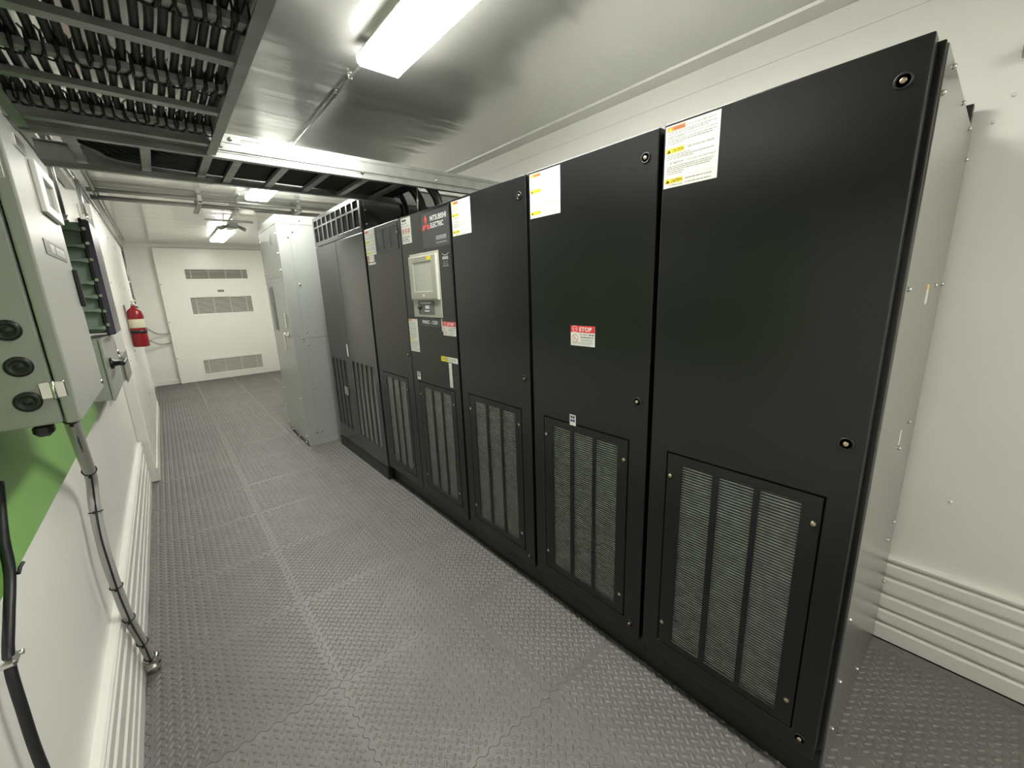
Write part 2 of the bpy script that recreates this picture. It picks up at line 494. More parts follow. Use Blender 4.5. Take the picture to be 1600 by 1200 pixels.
def stop_sticker(parent, yl, yr, z0, z1, seed):
    fr = FR; rnd = random.Random(seed)
    u0, u1 = -yl, -yr; W, H = u1 - u0, z1 - z0
    X = lambda a: u0 + a * W
    Z = lambda b: z1 - b * H
    st = part('stop_sticker', MB().rect(fr, u0, u1, z0, z1, 0, .0008), PAPER, parent, label='white sticker with a red band reading STOP')
    r = MB(); flat_rect(r, fr, X(0), X(1), Z(.33), Z(0), .0011)
    part('red_band', r, REDPRINT, st)
    w = MB()
    put_text(w, fr, 'STOP', X(.36), Z(.275), X(.88), Z(.06), .0014, .03)
    oc = [(X(.18) + .11 * W * math.cos(math.pi / 8 + k * math.pi / 4), Z(.165) + .11 * W * math.sin(math.pi / 8 + k * math.pi / 4)) for k in range(8)]
    for k in range(8):
        a, b = oc[k], oc[(k + 1) % 8]
        c = (X(.18), Z(.165))
        q = lambda p, s: (c[0] + (p[0] - c[0]) * s, c[1] + (p[1] - c[1]) * s)
        flat(w, fr, [a, b, q(b, .85), q(a, .85)], .0014)
    put_text(w, fr, 'STOP', X(.10), Z(.19), X(.26), Z(.13), .0014)
    part('white_letters', w, WHITEPRINT, st)
    p = MB()
    c = (X(.19), Z(.62)); rr = .135 * W
    ring(p, fr, c[0], c[1], rr * .84, rr, .0014)
    for dx, dy, L in ((-.7, .7, 1),):
        n = (.07 * rr, .07 * rr)
        flat(p, fr, [(c[0] - .66 * rr - n[0], c[1] + .66 * rr - n[1]), (c[0] + .66 * rr - n[0], c[1] - .66 * rr - n[1]), (c[0] + .66 * rr + n[0], c[1] - .66 * rr + n[1]), (c[0] - .66 * rr + n[0], c[1] + .66 * rr + n[1])], .0014)
    flat(p, fr, [(c[0] - .45 * rr, c[1] - .45 * rr), (c[0] - .3 * rr, c[1] - .5 * rr), (c[0] - .05 * rr, c[1] + .05 * rr), (c[0] - .2 * rr, c[1] + .1 * rr)], .0014)
    part('prohibition_symbol', p, PINKINK, st)
    t = MB()
    put_text(t, fr, 'DO NOT', X(.38), Z(.47), X(.72), Z(.395), .0014, .01)
    dashes(t, fr, X(.76), X(.97), Z(.435), H * .05, .0014, rnd)
    dashes(t, fr, X(.42), X(.94), Z(.56), H * .04, .0014, rnd)
    part('printed_words', t, INK, st)
    l = MB()
    for b, a, e in ((.65, .42, .92), (.70, .42, .9), (.75, .42, .9), (.82, .05, .95), (.87, .05, .95), (.92, .05, .8)):
        dashes(l, fr, X(a), X(e), Z(b), H * .018, .0014, rnd)
    part('small_print', l, PALEINK, st, stuff=True)

def tag_sticker(parent, yl, yr, z0, z1):
    fr = FR; u0, u1 = -yl, -yr; W, H = u1 - u0, z1 - z0
    st = part('inspection_tag', MB().rect(fr, u0, u1, z0, z1, 0, .0008), PAPER, parent, label='small white tag with a blue-grey square mark')
    s = MB()
    a, b = u0 + .15 * W, u1 - .15 * W; t, q = z1 - .12 * H, z1 - .62 * H
    for (x, z) in ((a, t), (b, t), (a, q), (b, q)):
        sx = .32 * W * (1 if x == a else -1); sz = -.20 * H * (1 if z == t else -1)
        flat(s, fr, sorted_quad(x, x + sx, z, z + sz), .0012)
    flat_rect(s, fr, u0 + .08 * W, u1 - .08 * W, z1 - .1 * H, z1 - .07 * H, .0012)
    flat_rect(s, fr, u0 + .08 * W, u1 - .08 * W, z1 - .66 * H, z1 - .63 * H, .0012)
    part('square_mark', s, mat_blue, st)
def sorted_quad(x0, x1, z0, z1):
    x0, x1 = sorted((x0, x1)); z0, z1 = sorted((z0, z1))
    return [(x0, z0), (x1, z0), (x1, z1), (x0, z1)]
mat_blue = mat('blue_grey_print', (0.05, 0.08, 0.14), 0.5)

# ------------------------------------------------------------------ the black cabinet bank
def vent_panel(parent, yl, yr, z0, z1):
    """recessed vent panel with three louvred columns; yl > yr"""
    fr = FR
    u0, u1 = -yl + .0035, -yr - .0035
    v0, v1 = z0 + .0035, z1 - .0035
    w = yl - yr
    cols = [(u0 + .054 / .458 * w, u0 + .156 / .458 * w), (u0 + .178 / .458 * w, u0 + .280 / .458 * w), (u0 + .298 / .458 * w, u0 + .403 / .458 * w)]
    us = [u0] + [c for cc in cols for c in cc] + [u1]
    vs = [v0, z0 + .034, z1 - .033, v1]
    vp = part('vent_panel', MB().grid(fr, us, vs, {(1, 1), (3, 1), (5, 1)}, -.004, .0005), BLACK, parent, bevel=.001)
    part('air_filter', MB().rect(fr, cols[0][0] - .01, cols[2][1] + .01, vs[1] - .01, vs[2] + .01, -.012, -.0075), FILTER, vp, label='mottled grey filter mat behind the slats')
    n = 74
    pitch = (vs[2] - vs[1]) / n
    for c in cols:
        m = MB()
        for k in range(n):
            z = vs[1] + (k + .5) * pitch
            # a thin slat, tilted outwards at its lower edge
            a = [fr(c[0], z - pitch * .2, -.0025), fr(c[1], z - pitch * .2, -.0025), fr(c[1], z + pitch * .2, -.0045), fr(c[0], z + pitch * .2, -.0045)]
            m.add(a, [(0, 1, 2, 3)])
        part('louvre_slats', m, BLACK, vp, stuff=True)
    for (uy, zz) in ((yl - .016, z1 - .087), (yr + .019, z1 - .086), (yl - .016, z0 + .092), (yr + .022, z0 + .095)):
        piece('screw_rim', LOCKRIM, vp, (XD, uy, zz), scale=(1, .62, .62))
        piece('screw', SCREW_W, vp, (XD - .001, uy, zz))
    return vp

def ups_cabinet(label, y0, y1, dl, dr, name='ups_cabinet', side=False):
    """y0..y1 the body, dl > dr the two edges of its door"""
    t = thing(name, label, 'cabinet', (1.75, (y0 + y1) / 2, 0), None)
    b = MB().box(1.327, 2.20, y0 + .001, y1 - .001, .135, 2.046)
    part('body', b, BLACK, t, bevel=.003)
    part('plinth', MB().box(1.318, 2.15, y0 + .001, y1 - .001, .002, .134), BLACKPLASTIC, t)
    return t
def door(t, dl, dr, holes_rect, z0=.139, z1=2.05, name='door'):
    """door leaf with one rectangular opening for the vent panel"""
    yl, yr, a, b = holes_rect
    us = [-dl, -yl, -yr, -dr]; vs = [z0, a, b, z1]
    d = part(name, MB().grid(FR, us, vs, {(1, 1)}, -.046, 0), BLACK, t, bevel=.0035)
    part('door_lining', MB().rect(FR, -yl - .002, -yr + .002, a - .002, b + .002, -.03, -.02), DARKGAP, d)
    return d
def locks(d, y, zs):
    for z in zs:
        piece('lock_rim', LOCKRIM, d, (XD, y, z))
        piece('lock_pin', LOCKPIN, d, (XD - .0005, y, z))

VZ0, VZ1 = .205, .999
m1 = ups_cabinet('nearest black equipment cabinet with its side panel in full view', .150, .757, .749, .163)
dd = door(m1, .749, .163, (.684, .226, VZ0, VZ1))
vent_panel(m1, .684, .226, VZ0, VZ1)
locks(dd, .202, (1.974, 1.160, .191))
warning_sticker(m1, .743, .579, 1.866, 2.041, 1)
m2 = ups_cabinet('black equipment cabinet with a STOP sticker and a small square tag, second from the camera', .757, 1.378, 1.368, .765)
dd = door(m2, 1.368, .765, (1.300, .841, VZ0, VZ1))
vent_panel(m2, 1.300, .841, VZ0, VZ1)
locks(dd, .811, (1.973, 1.157, .191))
warning_sticker(m2, 1.359, 1.186, 1.866, 2.040, 2)
stop_sticker(m2, 1.132, 1.008, 1.342, 1.423, 3)
tag_sticker(m2, 1.140, 1.106, .992, 1.040)
m3 = ups_cabinet('plain black equipment cabinet between the STOP sticker cabinet and the touchscreen cabinet', 1.378, 1.993, 1.983, 1.388)
dd = door(m3, 1.983, 1.388, (1.917, 1.459, VZ0, VZ1))
vent_panel(m3, 1.917, 1.459, VZ0, VZ1)
locks(dd, 1.428, (1.972, 1.157, .191))
warning_sticker(m3, 1.972, 1.800, 1.866, 2.038, 4)
m4 = ups_cabinet('black equipment cabinet with the touchscreen and the red three-diamond emblem', 1.993, 2.602, 2.597, 2.004)
dd = door(m4, 2.597, 2.004, (2.515, 2.064, VZ0, .985))
vent_panel(m4, 2.515, 2.064, VZ0, .985)
m5 = ups_cabinet('black equipment cabinet with three small slotted vents under its top edge', 2.602, 3.205, 3.200, 2.604)
dd = door(m5, 3.200, 2.604, (3.123, 2.690, VZ0, .978))
vent_panel(m5, 3.123, 2.690, VZ0, .978)
locks(dd, 2.645, (1.972, 1.157))

# m1: side panel, its screws and labels, and the plate at the back
sp = part('side_panel', MB().box(1.345, 2.195, .1485, .1515, .10, 2.043).box(1.345, 2.195, .149, .1515, .004, .094), BLACKSIDE, m1)
for (x, z) in ((1.461, 2.03), (1.367, 1.955), (1.776, 2.029), (2.081, 2.026), (2.18, 1.951), (1.381, 1.541), (1.965, 1.539), (2.175, 1.539), (1.964, 1.065), (1.803, 1.012), (2.107, .608), (1.995, .578), (1.378, .601), (2.18, .29), (1.40, .36), (1.799, .11), (1.417, .16)):
    piece('screw', SCREW_S, sp, (x, .1495, z), scale=(.75, .9, .75))
lb = part('side_label', MB().rect(face_s(.1485), 1.755, 1.800, 1.488, 1.545, 0, .0008), PAPER, sp, label='small white label with a yellow end')
t_ = MB(); flat_rect(t_, face_s(.1485), 1.755, 1.800, 1.530, 1.545, .0011); part('yellow_end', t_, YELLOW, lb)
part('side_label', MB().rect(face_s(.1485), 1.772, 1.790, 1.03, 1.08, 0, .0008), PAPER, sp, label='narrow white label')
part('rear_plate', MB().box(2.165, 2.197, .153, .74, 1.2, 2.12), BLACK, m1, bevel=.002)
part('hinge_pin', MB().lathe((1.315, .730, 2.046), [(.016, 0), (.016, .006), (.010, .010)], 14), BLACKPLASTIC, m1)
part('hinge_pin', MB().lathe((1.315, 1.352, 2.046), [(.016, 0), (.016, .006), (.010, .010)], 14), BLACKPLASTIC, m2)
part('hinge_pin', MB().lathe((1.315, 1.968, 2.046), [(.016, 0), (.016, .006), (.010, .010)], 14), BLACKPLASTIC, m3)

# m4: emblem plate, touchscreen, labels
lp = part('emblem_plate', MB().rect(FR, -2.305, -2.006, 1.832, 2.030, 0, .0012), LOGOGREY, m4)
e = MB()
def para(cx, cz, ax, az, bx, bz):
    flat(e, FR, [(cx, cz), (cx + ax, cz + az), (cx + ax + bx, cz + az + bz), (cx + bx, cz + bz)], .0018)
q = .032; cu, cz = -2.257, 1.963
for ang in (90, 210, 330):
    a1, a2 = math.radians(ang - 30), math.radians(ang + 30)
    para(cu, cz, q * math.cos(a1), q * math.sin(a1), q * math.cos(a2), q * math.sin(a2))
part('red_emblem', e, LOGORED, lp, label='red emblem of three diamonds')
t_ = MB()
put_text(t_, FR, 'MITSUBISHI', -2.205, 1.976, -2.030, 2.004, .0018, .015)
put_text(t_, FR, 'ELECTRIC', -2.205, 1.938, -2.062, 1.966, .0018, .015)
part('white_lettering', t_, WHITEPRINT, lp)
t_ = MB(); rr_ = random.Random(5)
for k in range(9): flat_rect(t_, FR, -2.150 + k * .0125, -2.150 + k * .0125 + .009, 1.868, 1.890, .0018)
dashes(t_, FR, -2.150, -2.038, 1.852, .006, .0018, rr_)
part('grey_lettering', t_, GREYPRINT, lp)
ts = part('control_panel', MB().rect(FR, -2.488, -2.137, 1.425, 1.812, 0, .006), BEZEL, m4, bevel=.002)
part('screen_bezel', MB().grid(FR, [-2.476, -2.428, -2.200, -2.150], [1.538, 1.583, 1.757, 1.792], {(1, 1)}, .006, .022), BEZEL, ts, bevel=.003)
part('bezel_edge', MB().grid(FR, [-2.480, -2.474, -2.152, -2.146], [1.534, 1.540, 1.790, 1.796], {(1, 1)}, .006, .020), BEZELEDGE, ts)
part('touchscreen', MB().rect(FR, -2.430, -2.198, 1.581, 1.759, .006, .017), SCREEN, ts, label='grey touchscreen, switched off')
t_ = MB(); flat_rect(t_, FR, -2.245, -2.195, 1.764, 1.786, .0226); part('yellow_sticker', t_, YELLOW, ts)
t_ = MB(); flat_rect(t_, FR, -2.325, -2.30, 1.552, 1.566, .0226); part('screen_mark', t_, WHITEPRINT, ts)
part('key_plate', MB().rect(FR, -2.42, -2.22, 1.445, 1.528, .006, .008), mat('mid_grey_plate', (.13, .14, .14), .4), ts)
part('key_switch', MB().lathe((XD - .008, 2.392, 1.485), [(.012, 0), (.012, -.008), (.007, -.012), (.007, -.02)], 14, 'x'), BLACKPLASTIC, ts)
t_ = MB()
for k in range(8): flat_rect(t_, FR, -2.39 + k * .017, -2.39 + k * .017 + .012, 1.508, 1.518, .0085)
flat_rect(t_, FR, -2.33, -2.28, 1.478, 1.498, .0085); flat_rect(t_, FR, -2.34, -2.28, 1.460, 1.468, .0085)
part('key_legend', t_, WHITEPRINT, ts, stuff=True)
ns = part('model_plate', MB().rect(FR, -2.452, -2.150, 1.368, 1.420, 0, .001), LOGOGREY, m4)
t_ = MB(); put_text(t_, FR, '9900C - 1250', -2.395, 1.383, -2.205, 1.405, .0015, .02); flat_rect(t_, FR, -2.160, -2.150, 1.345, 1.420, .0015)
part('white_lettering', t_, WHITEPRINT, ns)
il = MB(); 
ring(il, FR, -2.082, 1.737, .008, .011, .001); ring(il, FR, -2.052, 1.737, .008, .011, .001)
flat_rect(il, FR, -2.100, -2.036, 1.755, 1.772, .001)
flat(il, FR, [(-2.105, 1.790), (-2.095, 1.790), (-2.075, 1.781), (-2.055, 1.781), (-2.035, 1.790), (-2.025, 1.790), (-2.050, 1.776), (-2.080, 1.776)], .001)
flat_rect(il, FR, -2.100, -2.036, 1.718, 1.722, .001)
part('device_symbol', il, GREYPRINT, m4, label='pale printed symbol beside the touchscreen')
def plain_sticker(parent, name, yl, yr, z0, z1, bands, rows, seed, pal=PALEINK, label=None):
    st = part(name, MB().rect(FR, -yl, -yr, z0, z1, 0, .0008), PAPER, parent, label=label)
    rnd = random.Random(seed); W, H = yl - yr, z1 - z0
    for nm, m, a0, a1, b0, b1 in bands:
        k = MB(); flat_rect(k, FR, -yl + a0 * W, -yl + a1 * W, z1 - b1 * H, z1 - b0 * H, .0011); part(nm, k, m, st)
    k = MB()
    for b, e_, h in rows: dashes(k, FR, -yl + .08 * W, -yl + e_ * W, z1 - b * H, h * H, .0013, rnd)
    part('small_print', k, pal, st, stuff=True)
plain_sticker(m4, 'rating_sticker', 2.575, 2.448, 1.885, 2.040, [('pink_band', PINKINK, .08, .3, .42, .6), ('pink_band', PINKINK, .4, .58, .42, .6), ('pink_band', PINKINK, .66, .9, .42, .6), ('black_band', INK, .1, .55, .06, .14)], [(.22, .6, .03), (.32, .95, .015), (.66, .95, .015), (.75, .85, .05), (.84, .7, .05), (.92, .8, .03)], 11, label='white rating sticker with pink print')
plain_sticker(m4, 'warning_sticker', 2.592, 2.468, 1.190, 1.408, [('orange_band', ORANGE, .03, .4, .01, .06), ('yellow_band', YELLOW, .02, .4, .60, .65)], [(b / 100, random.Random(b).uniform(.6, .97), .010) for b in (12, 16, 22, 27, 30, 35, 40, 46, 49, 53, 57, 70, 74, 78, 83, 88, 93)], 12, label='tall white sticker with an orange and a yellow band')
stop_sticker(m4, 2.146, 2.008, 1.322, 1.404, 13)
plain_sticker(m4, 'caution_strip', 2.195, 2.010, 1.160, 1.192, [('yellow_band', YELLOW, 0, .42, 0, 1)], [(.3, .95, .1), (.6, .9, .1)], 14, label='white and yellow caution strip')
plain_sticker(m4, 'serial_strip', 2.112, 2.080, 1.005, 1.155, [], [(b / 20, .9, .012) for b in range(2, 19, 2)], 15, label='narrow upright white strip')
tag_sticker(m4, 2.534, 2.490, .998, 1.050)
# m5: top vents and stickers
vp = part('top_vents', MB().grid(FR, [-3.00, -2.975, -2.885, -2.860, -2.770, -2.745, -2.655, -2.635], [1.868, 1.880, 2.018, 2.030], {(1, 1), (3, 1), (5, 1)}, 0, .003), BLACK, m5)
part('vent_back', MB().rect(FR, -2.99, -2.64, 1.872, 2.026, 0, .0008), mat('vent_mid_grey', (.16, .16, .17), .8), vp)
k = MB()
for j in range(16):
    z = 1.884 + j * .0085
    for a, b in ((-2.975, -2.885), (-2.860, -2.770), (-2.745, -2.655)):
        k.add([FR(a, z, .0025), FR(b, z, .0025), FR(b, z + .0045, .0012), FR(a, z + .0045, .0012)], [(0, 1, 2, 3)])
part('vent_slats', k, mat('matte_black_slats', (.03, .03, .032), .7, spec=.2), vp, stuff=True)
plain_sticker(m5, 'warning_sticker', 3.195, 3.010, 1.862, 2.042, [('orange_band', ORANGE, .02, .4, .02, .12), ('yellow_band', YELLOW, .03, .42, .42, .52), ('yellow_band', YELLOW, .03, .42, .86, .94)], [(b / 100, .92, .012) for b in (8, 18, 23, 30, 35, 47, 57, 62, 70, 75, 80, 90)], 21, label='white warning sticker with orange and yellow bands')
plain_sticker(m5, 'rating_sticker', 3.185, 3.060, 1.815, 1.860, [('pink_band', PINKINK, 0, .3, 0, 1)], [(.3, .9, .06), (.6, .9, .06)], 22, label='small white sticker with a pink end')
part('blank_strip', MB().rect(FR, -3.178, -3.040, 1.795, 1.810, 0, .0008), PAPER, m5, label='thin white strip')

# ------------------------------------------------------------------ the tall charcoal cabinet beyond
tc = thing('tall_cabinet', 'tall charcoal two-door cabinet with a louvred top, taller than the black row', 'cabinet', (1.75, 3.82, 0))
FT = face_w(1.270)
part('body', MB().box(1.300, 2.17, 3.215, 4.440, .105, 2.310), CHARCOAL, tc, bevel=.003)
part('plinth', MB().box(1.262, 2.15, 3.215, 4.440, .002, .103), BLACKPLASTIC, tc, bevel=.003)
def column_door(name, yl, yr, cols, z0, z1, vz0, vz1):
    us = [-yl]
    for a, b in cols: us += [-a, -b]
    us += [-yr]
    d = part(name, MB().grid(FT, us, [z0, vz0, vz1, z1], {(2 * i + 1, 1) for i in range(len(cols))}, -.028, 0), CHARCOAL, tc, bevel=.002)
    part('vent_back', MB().rect(FT, -cols[0][0] - .01, -cols[-1][1] + .01, vz0 - .01, vz1 + .01, -.022, -.016), DARKGAP, d)
    n = 60; m = MB(); p = (vz1 - vz0) / n
    for a, b in cols:
        for j in range(n):
            z = vz0 + (j + .5) * p
            m.add([FT(-a, z - p * .3, -.004), FT(-b, z - p * .3, -.004), FT(-b, z + p * .3, -.009), FT(-a, z + p * .3, -.009)], [(0, 1, 2, 3)])
    part('vent_slats', m, CHARCOAL, d, stuff=True)
    return d
def cols_of(yl, yr, n, gap):
    w = (yl - yr - gap * (n - 1)) / n
    return [(yl - i * (w + gap), yl - i * (w + gap) - w) for i in range(n)]
dl_ = column_door('door', 4.436, 3.853, cols_of(4.38, 3.97, 4, .030), .11, 2.040, .27, .965)
dr_ = column_door('door', 3.848, 3.220, cols_of(3.80, 3.30, 5, .034), .11, 2.040, .27, .985)
part('door_strip', MB().rect(FT, -3.90, -3.875, 1.02, 1.135, 0, .001), PAPER, dl_, label='narrow upright white strip')
part('rating_plate', MB().rect(FT, -4.11, -4.005, .62, .70, 0, .002), GALV, dl_, label='small metal plate on the vent')
tp = part('louvre_panel', MB().grid(FT, [-4.436] + [q_ for i in range(9) for q_ in (-4.40 + i * .1305, -4.40 + i * .1305 + .098)] + [-3.220], [2.046, 2.085, 2.208, 2.222, 2.275, 2.308], {(2 * i + 1, j) for i in range(9) for j in (1, 3)}, -.028, 0), CHARCOAL, tc, bevel=.002)
part('vent_back', MB().rect(FT, -4.42, -3.23, 2.07, 2.29, -.022, -.014), DARKGAP, tp)
m = MB()
for i in range(9):
    a = -4.40 + i * .1305
    for lo, hi in ((2.085, 2.208), (2.222, 2.275)):
        n = int((hi - lo) / .009)
        for j in range(n):
            z = lo + (j + .5) * (hi - lo) / n
            m.add([FT(a, z - .003, -.003), FT(a + .098, z - .003, -.003), FT(a + .098, z + .003, -.008), FT(a, z + .003, -.008)], [(0, 1, 2, 3)])
part('vent_slats', m, CHARCOAL, tp, stuff=True)
for z in (2.10, 2.20, 1.98): piece('screw', SCREW_S, tc, (1.31, 3.2145, z))

# ------------------------------------------------------------------ light grey switchgear cabinet
GX, GY0, GY1, GZ = .978, 4.593, 5.47, 2.352
gc = thing('switchgear_cabinet', 'light grey metal cabinet with a lever handle, standing beyond the black row', 'cabinet', (1.5, 5.0, 0))
part('body', MB().box(GX + .004, 2.15, GY0 + .004, GY1, .058, GZ - .004), GREYCAB, gc, bevel=.003)
FG = face_w(GX + .004); FS = face_s(GY0 + .004)
part('top_cap', MB().box(GX, 2.152, GY0, GY1 + .004, 2.272, GZ), GREYCAB, gc, bevel=.003)
part('base_channel', MB().box(GX + .012, 2.15, GY0 + .012, GY1, .002, .057), DULLSTEEL, gc)
part('front_skirt', MB().box(GX + .004, 2.15, GY0, GY0 + .008, .003, .075), GREYCAB, gc)
part('side_strip', MB().rect(FS, GX, 1.088, .08, 2.268, 0, .004), GREYCAB, gc, bevel=.002)
part('side_panel', MB().rect(FS, 1.093, 1.95, 1.165, 2.268, 0, .004), GREYCAB, gc, bevel=.002)
part('side_panel', MB().rect(FS, 1.093, 1.95, .08, 1.160, 0, .004), GREYCAB, gc, bevel=.002)
up = part('front_panel', MB().rect(FG, -GY1 + .004, -GY0 - .004, 1.785, 2.268, 0, .004), GREYCAB, gc, bevel=.002)
md_ = part('door', MB().rect(FG, -GY1 + .004, -GY0 - .004, .625, 1.780, 0, .004), GREYCAB, gc, bevel=.002)
lo_ = part('front_panel', MB().rect(FG, -GY1 + .004, -GY0 - .004, .062, .620, 0, .004), GREYCAB, gc, bevel=.002)
mp_ = part('dark_strip', MB().rect(FG, -5.33, -5.16, 1.22, 1.70, .004, .010), mat('mid_grey_strip', (.16, .17, .17), .4), md_, label='dark grey strip with three raised plates')
for z in (1.25, 1.40, 1.55): part('strip_plate', MB().rect(FG, -5.31, -5.18, z, z + .12, .010, .013), mat('slate_strip_plate', (.10, .11, .11), .3), mp_)  # three raised slate plates on the dark grey strip of the door
hd = part('lever_handle', MB().lathe((GX - .002, 4.735, 1.20), [(.028, 0), (.028, -.012), (.014, -.016), (.014, -.035)], 16, 'x').box(GX - .05, GX - .036, 4.722, 4.748, 1.04, 1.225, .004), BRIGHTSTEEL, md_, label='bright steel lever handle')
part('lever_bracket', MB().box(GX - .016, GX, 4.72, 4.75, 1.27, 1.42, .003), BRIGHTSTEEL, md_)
part('emblem_mark', MB().rect(FG, -4.93, -4.85, 2.10, 2.20, .004, .006), DULLSTEEL, up)
for (y, z) in ((4.64, 2.18), (5.42, 2.18), (4.64, 2.0), (4.64, 1.84), (5.42, 1.84)): piece('screw', SCREW_GW, up, (GX, y, z), scale=(1.6, 1.6, 1.6))
for (y, z) in ((4.64, .53), (4.64, .32), (4.64, .11), (5.42, .53), (5.42, .32), (5.42, .11)): piece('screw', SCREW_GW, lo_, (GX, y, z), scale=(1.4, 1.4, 1.4))
for y in (4.70, 4.98, 5.30): piece('anchor_bolt', SCREW_GW, gc, (GX + .012, y, .03), scale=(2.5, 1.9, 1.9))
for (x, z) in ((1.115, 2.20), (1.07, 2.15), (1.115, 1.70), (1.115, 1.22), (1.115, 1.09), (1.115, .63), (1.115, .14), (1.07, 1.16), (1.07, .14), (1.19, 2.31)):
    piece('screw', SCREW_S, gc, (x, GY0, z), scale=(1.2, .9, 1.2))

# ------------------------------------------------------------------ far wall: louvred air conditioner panel
ac = thing('air_conditioner_panel', 'large off-white wall panel with three louvred grilles on the far wall', 'air conditioner', (.97, 10.25, 0))
FA = face_s(10.205)
GR = [('upper', .487, 1.535, 1.990, 2.183), ('middle', .478, 1.507, 1.318, 1.655), ('lower', .455, 1.520, .128, .420)]
vs = [.004]
for n_, a, b, z0, z1 in reversed(GR): vs += [z0, z1]
vs += [2.562]
part('housing', MB().grid(FA, [.078, .482, 1.515, 1.862], vs, {(1, 1), (1, 3), (1, 5)}, -.112, 0), ACWHITE, ac, bevel=.004)
for n_, a, b, z0, z1 in GR:
    a, b = .482, 1.515
    g = part('grille', MB().grid(FA, [a - .03, a + .008, b - .008, b + .03], [z0 - .03, z0 + .008, z1 - .008, z1 + .03], {(1, 1)}, 0, .008), ACWHITE, ac, bevel=.002)
    part('grille_core', MB().rect(FA, a, b, z0, z1, -.05, -.04), GRILLEBACK, g)
    n = {'upper': 7, 'middle': 12, 'lower': 11}[n_]
    m = MB(); p = (z1 - z0) / n
    for j in range(n):
        z = z0 + (j + .5) * p
        m.add([FA(a, z - p * .30, .003), FA(b, z - p * .30, .003), FA(b, z + p * .22, -.012), FA(a, z + p * .22, -.012), FA(a, z - p * .34, .0005), FA(b, z - p * .34, .0005)], [(0, 1, 2, 3), (0, 4, 5, 1)])
    for x in [a + (b - a) * f for f in (.09, .36, .63, .90)]:
        m.box(x - .005, x + .005, 10.199, 10.215, z0, z1)
    part('grille_slats', m, GRILLE, g, stuff=True)
np_ = part('name_plate', MB().rect(FA, .952, 1.055, 1.742, 1.782, 0, .003), INK, ac, label='small black name plate')
t_ = MB(); dashes(t_, FA, .965, 1.04, 1.762, .010, .0035, random.Random(3)); part('plate_lettering', t_, WHITEPRINT, np_)
for (x, z) in ((.1, 1.9), (.1, 1.2), (.1, .5), (1.83, 1.9), (1.83, 1.2), (1.83, .5)): piece('screw', SCREW_S, ac, (x, 10.205, z), scale=(1.5, 1, 1.5))

# ------------------------------------------------------------------ ceiling lights
def ceiling_light(label, x0, x1, y0, y1):
    t = thing('ceiling_light', label, 'ceiling light', ((x0 + x1) / 2, (y0 + y1) / 2, ZC), 'fluorescent lights along the ceiling')
    cx = (x0 + x1) / 2
    part('housing', MB().box(cx - .055, cx + .055, y0 + .06, y1 - .06, ZC - .040, ZC - .001), WHITEMETAL, t)
    part('top_pan', MB().box(x0 + .001, x1 - .001, y0 + .004, y1 - .004, ZC - .046, ZC - .040), WHITEMETAL, t)
    prof = [(x0 + .002, ZC - .046), (x0 + .002, ZC - .070), (x0 + .014, ZC - .080), (x1 - .014, ZC - .080), (x1 - .002, ZC - .070), (x1 - .002, ZC - .046)]
    part('diffuser', MB().prism(prof, lambda p, k: (p[0], (y0 + .012, y1 - .012)[k], p[1])), LENS, t)
    for a, b in ((y0, y0 + .012), (y1 - .012, y1)):
        part('end_cap', MB().prism([(x0, ZC - .044), (x0, ZC - .071), (x0 + .013, ZC - .082), (x1 - .013, ZC - .082), (x1, ZC - .071), (x1, ZC - .044)], lambda p, k: (p[0], (a, b)[k], p[1])), LENS, t)
    return t
ceiling_light('glowing wraparound ceiling light nearest the camera, above the cable tray end', .835, 1.035, .74, 1.96)
ceiling_light('glowing ceiling light just beyond the cross tray, second along the ceiling', .845, 1.045, 3.84, 5.06)
ceiling_light('glowing ceiling light closest to the far wall', .855, 1.055, 7.60, 8.84)
ceiling_light('glowing ceiling light behind the camera position', .835, 1.035, -2.4, -1.18)

# ------------------------------------------------------------------ overhead cable ladder along the left
lt = thing('ladder_tray', 'galvanised cable ladder with tied black cables above the left side', 'cable tray', (0.02, .7, 2.2))
LY0, LY1 = -1.6, 2.345
def crail(x, sgn):  # C section, flanges towards sgn
    return [(x, 2.198), (x + sgn * .032, 2.198), (x + sgn * .032, 2.202), (x + sgn * .004, 2.202), (x + sgn * .004, 2.296), (x + sgn * .032, 2.296), (x + sgn * .032, 2.300), (x, 2.300)]
part('side_rail', MB().prism(crail(.306, -1), lambda p, k: (p[0], (LY0, LY1)[k], p[1])), GALV, lt)
part('side_rail', MB().prism(crail(-.272, 1), lambda p, k: (p[0], (LY0, LY1)[k], p[1])), GALV, lt)
RUNG = [-1.4, -1.2, -1.0, -.8, -.6, -.4, -.2, 0, .21, .42, .63, .84, 1.06, 1.27, 1.475, 1.68, 1.875, 2.08, 2.245]
TIED = [y for i, y in enumerate(RUNG) if i % 2 == 1]
rm = MB().prism([(-.017, 0), (.017, 0), (.017, .018), (.014, .018), (.014, .003), (-.014, .003), (-.014, .018), (-.017, .018)], lambda p, k: ((-.268, .302)[k], p[0], p[1])).mesh('rung', GALV)
for y in RUNG: piece('rung', rm, lt, (0, y, 2.206))
NC = 19
ORD = ['first', 'second', 'third', 'fourth', 'fifth', 'sixth', 'seventh', 'eighth', 'ninth', 'tenth', 'eleventh', 'twelfth', 'thirteenth', 'fourteenth', 'fifteenth', 'sixteenth', 'seventeenth', 'eighteenth', 'last']
xs = [-.236 + i * (.262 + .236) / (NC - 1) for i in range(NC)]
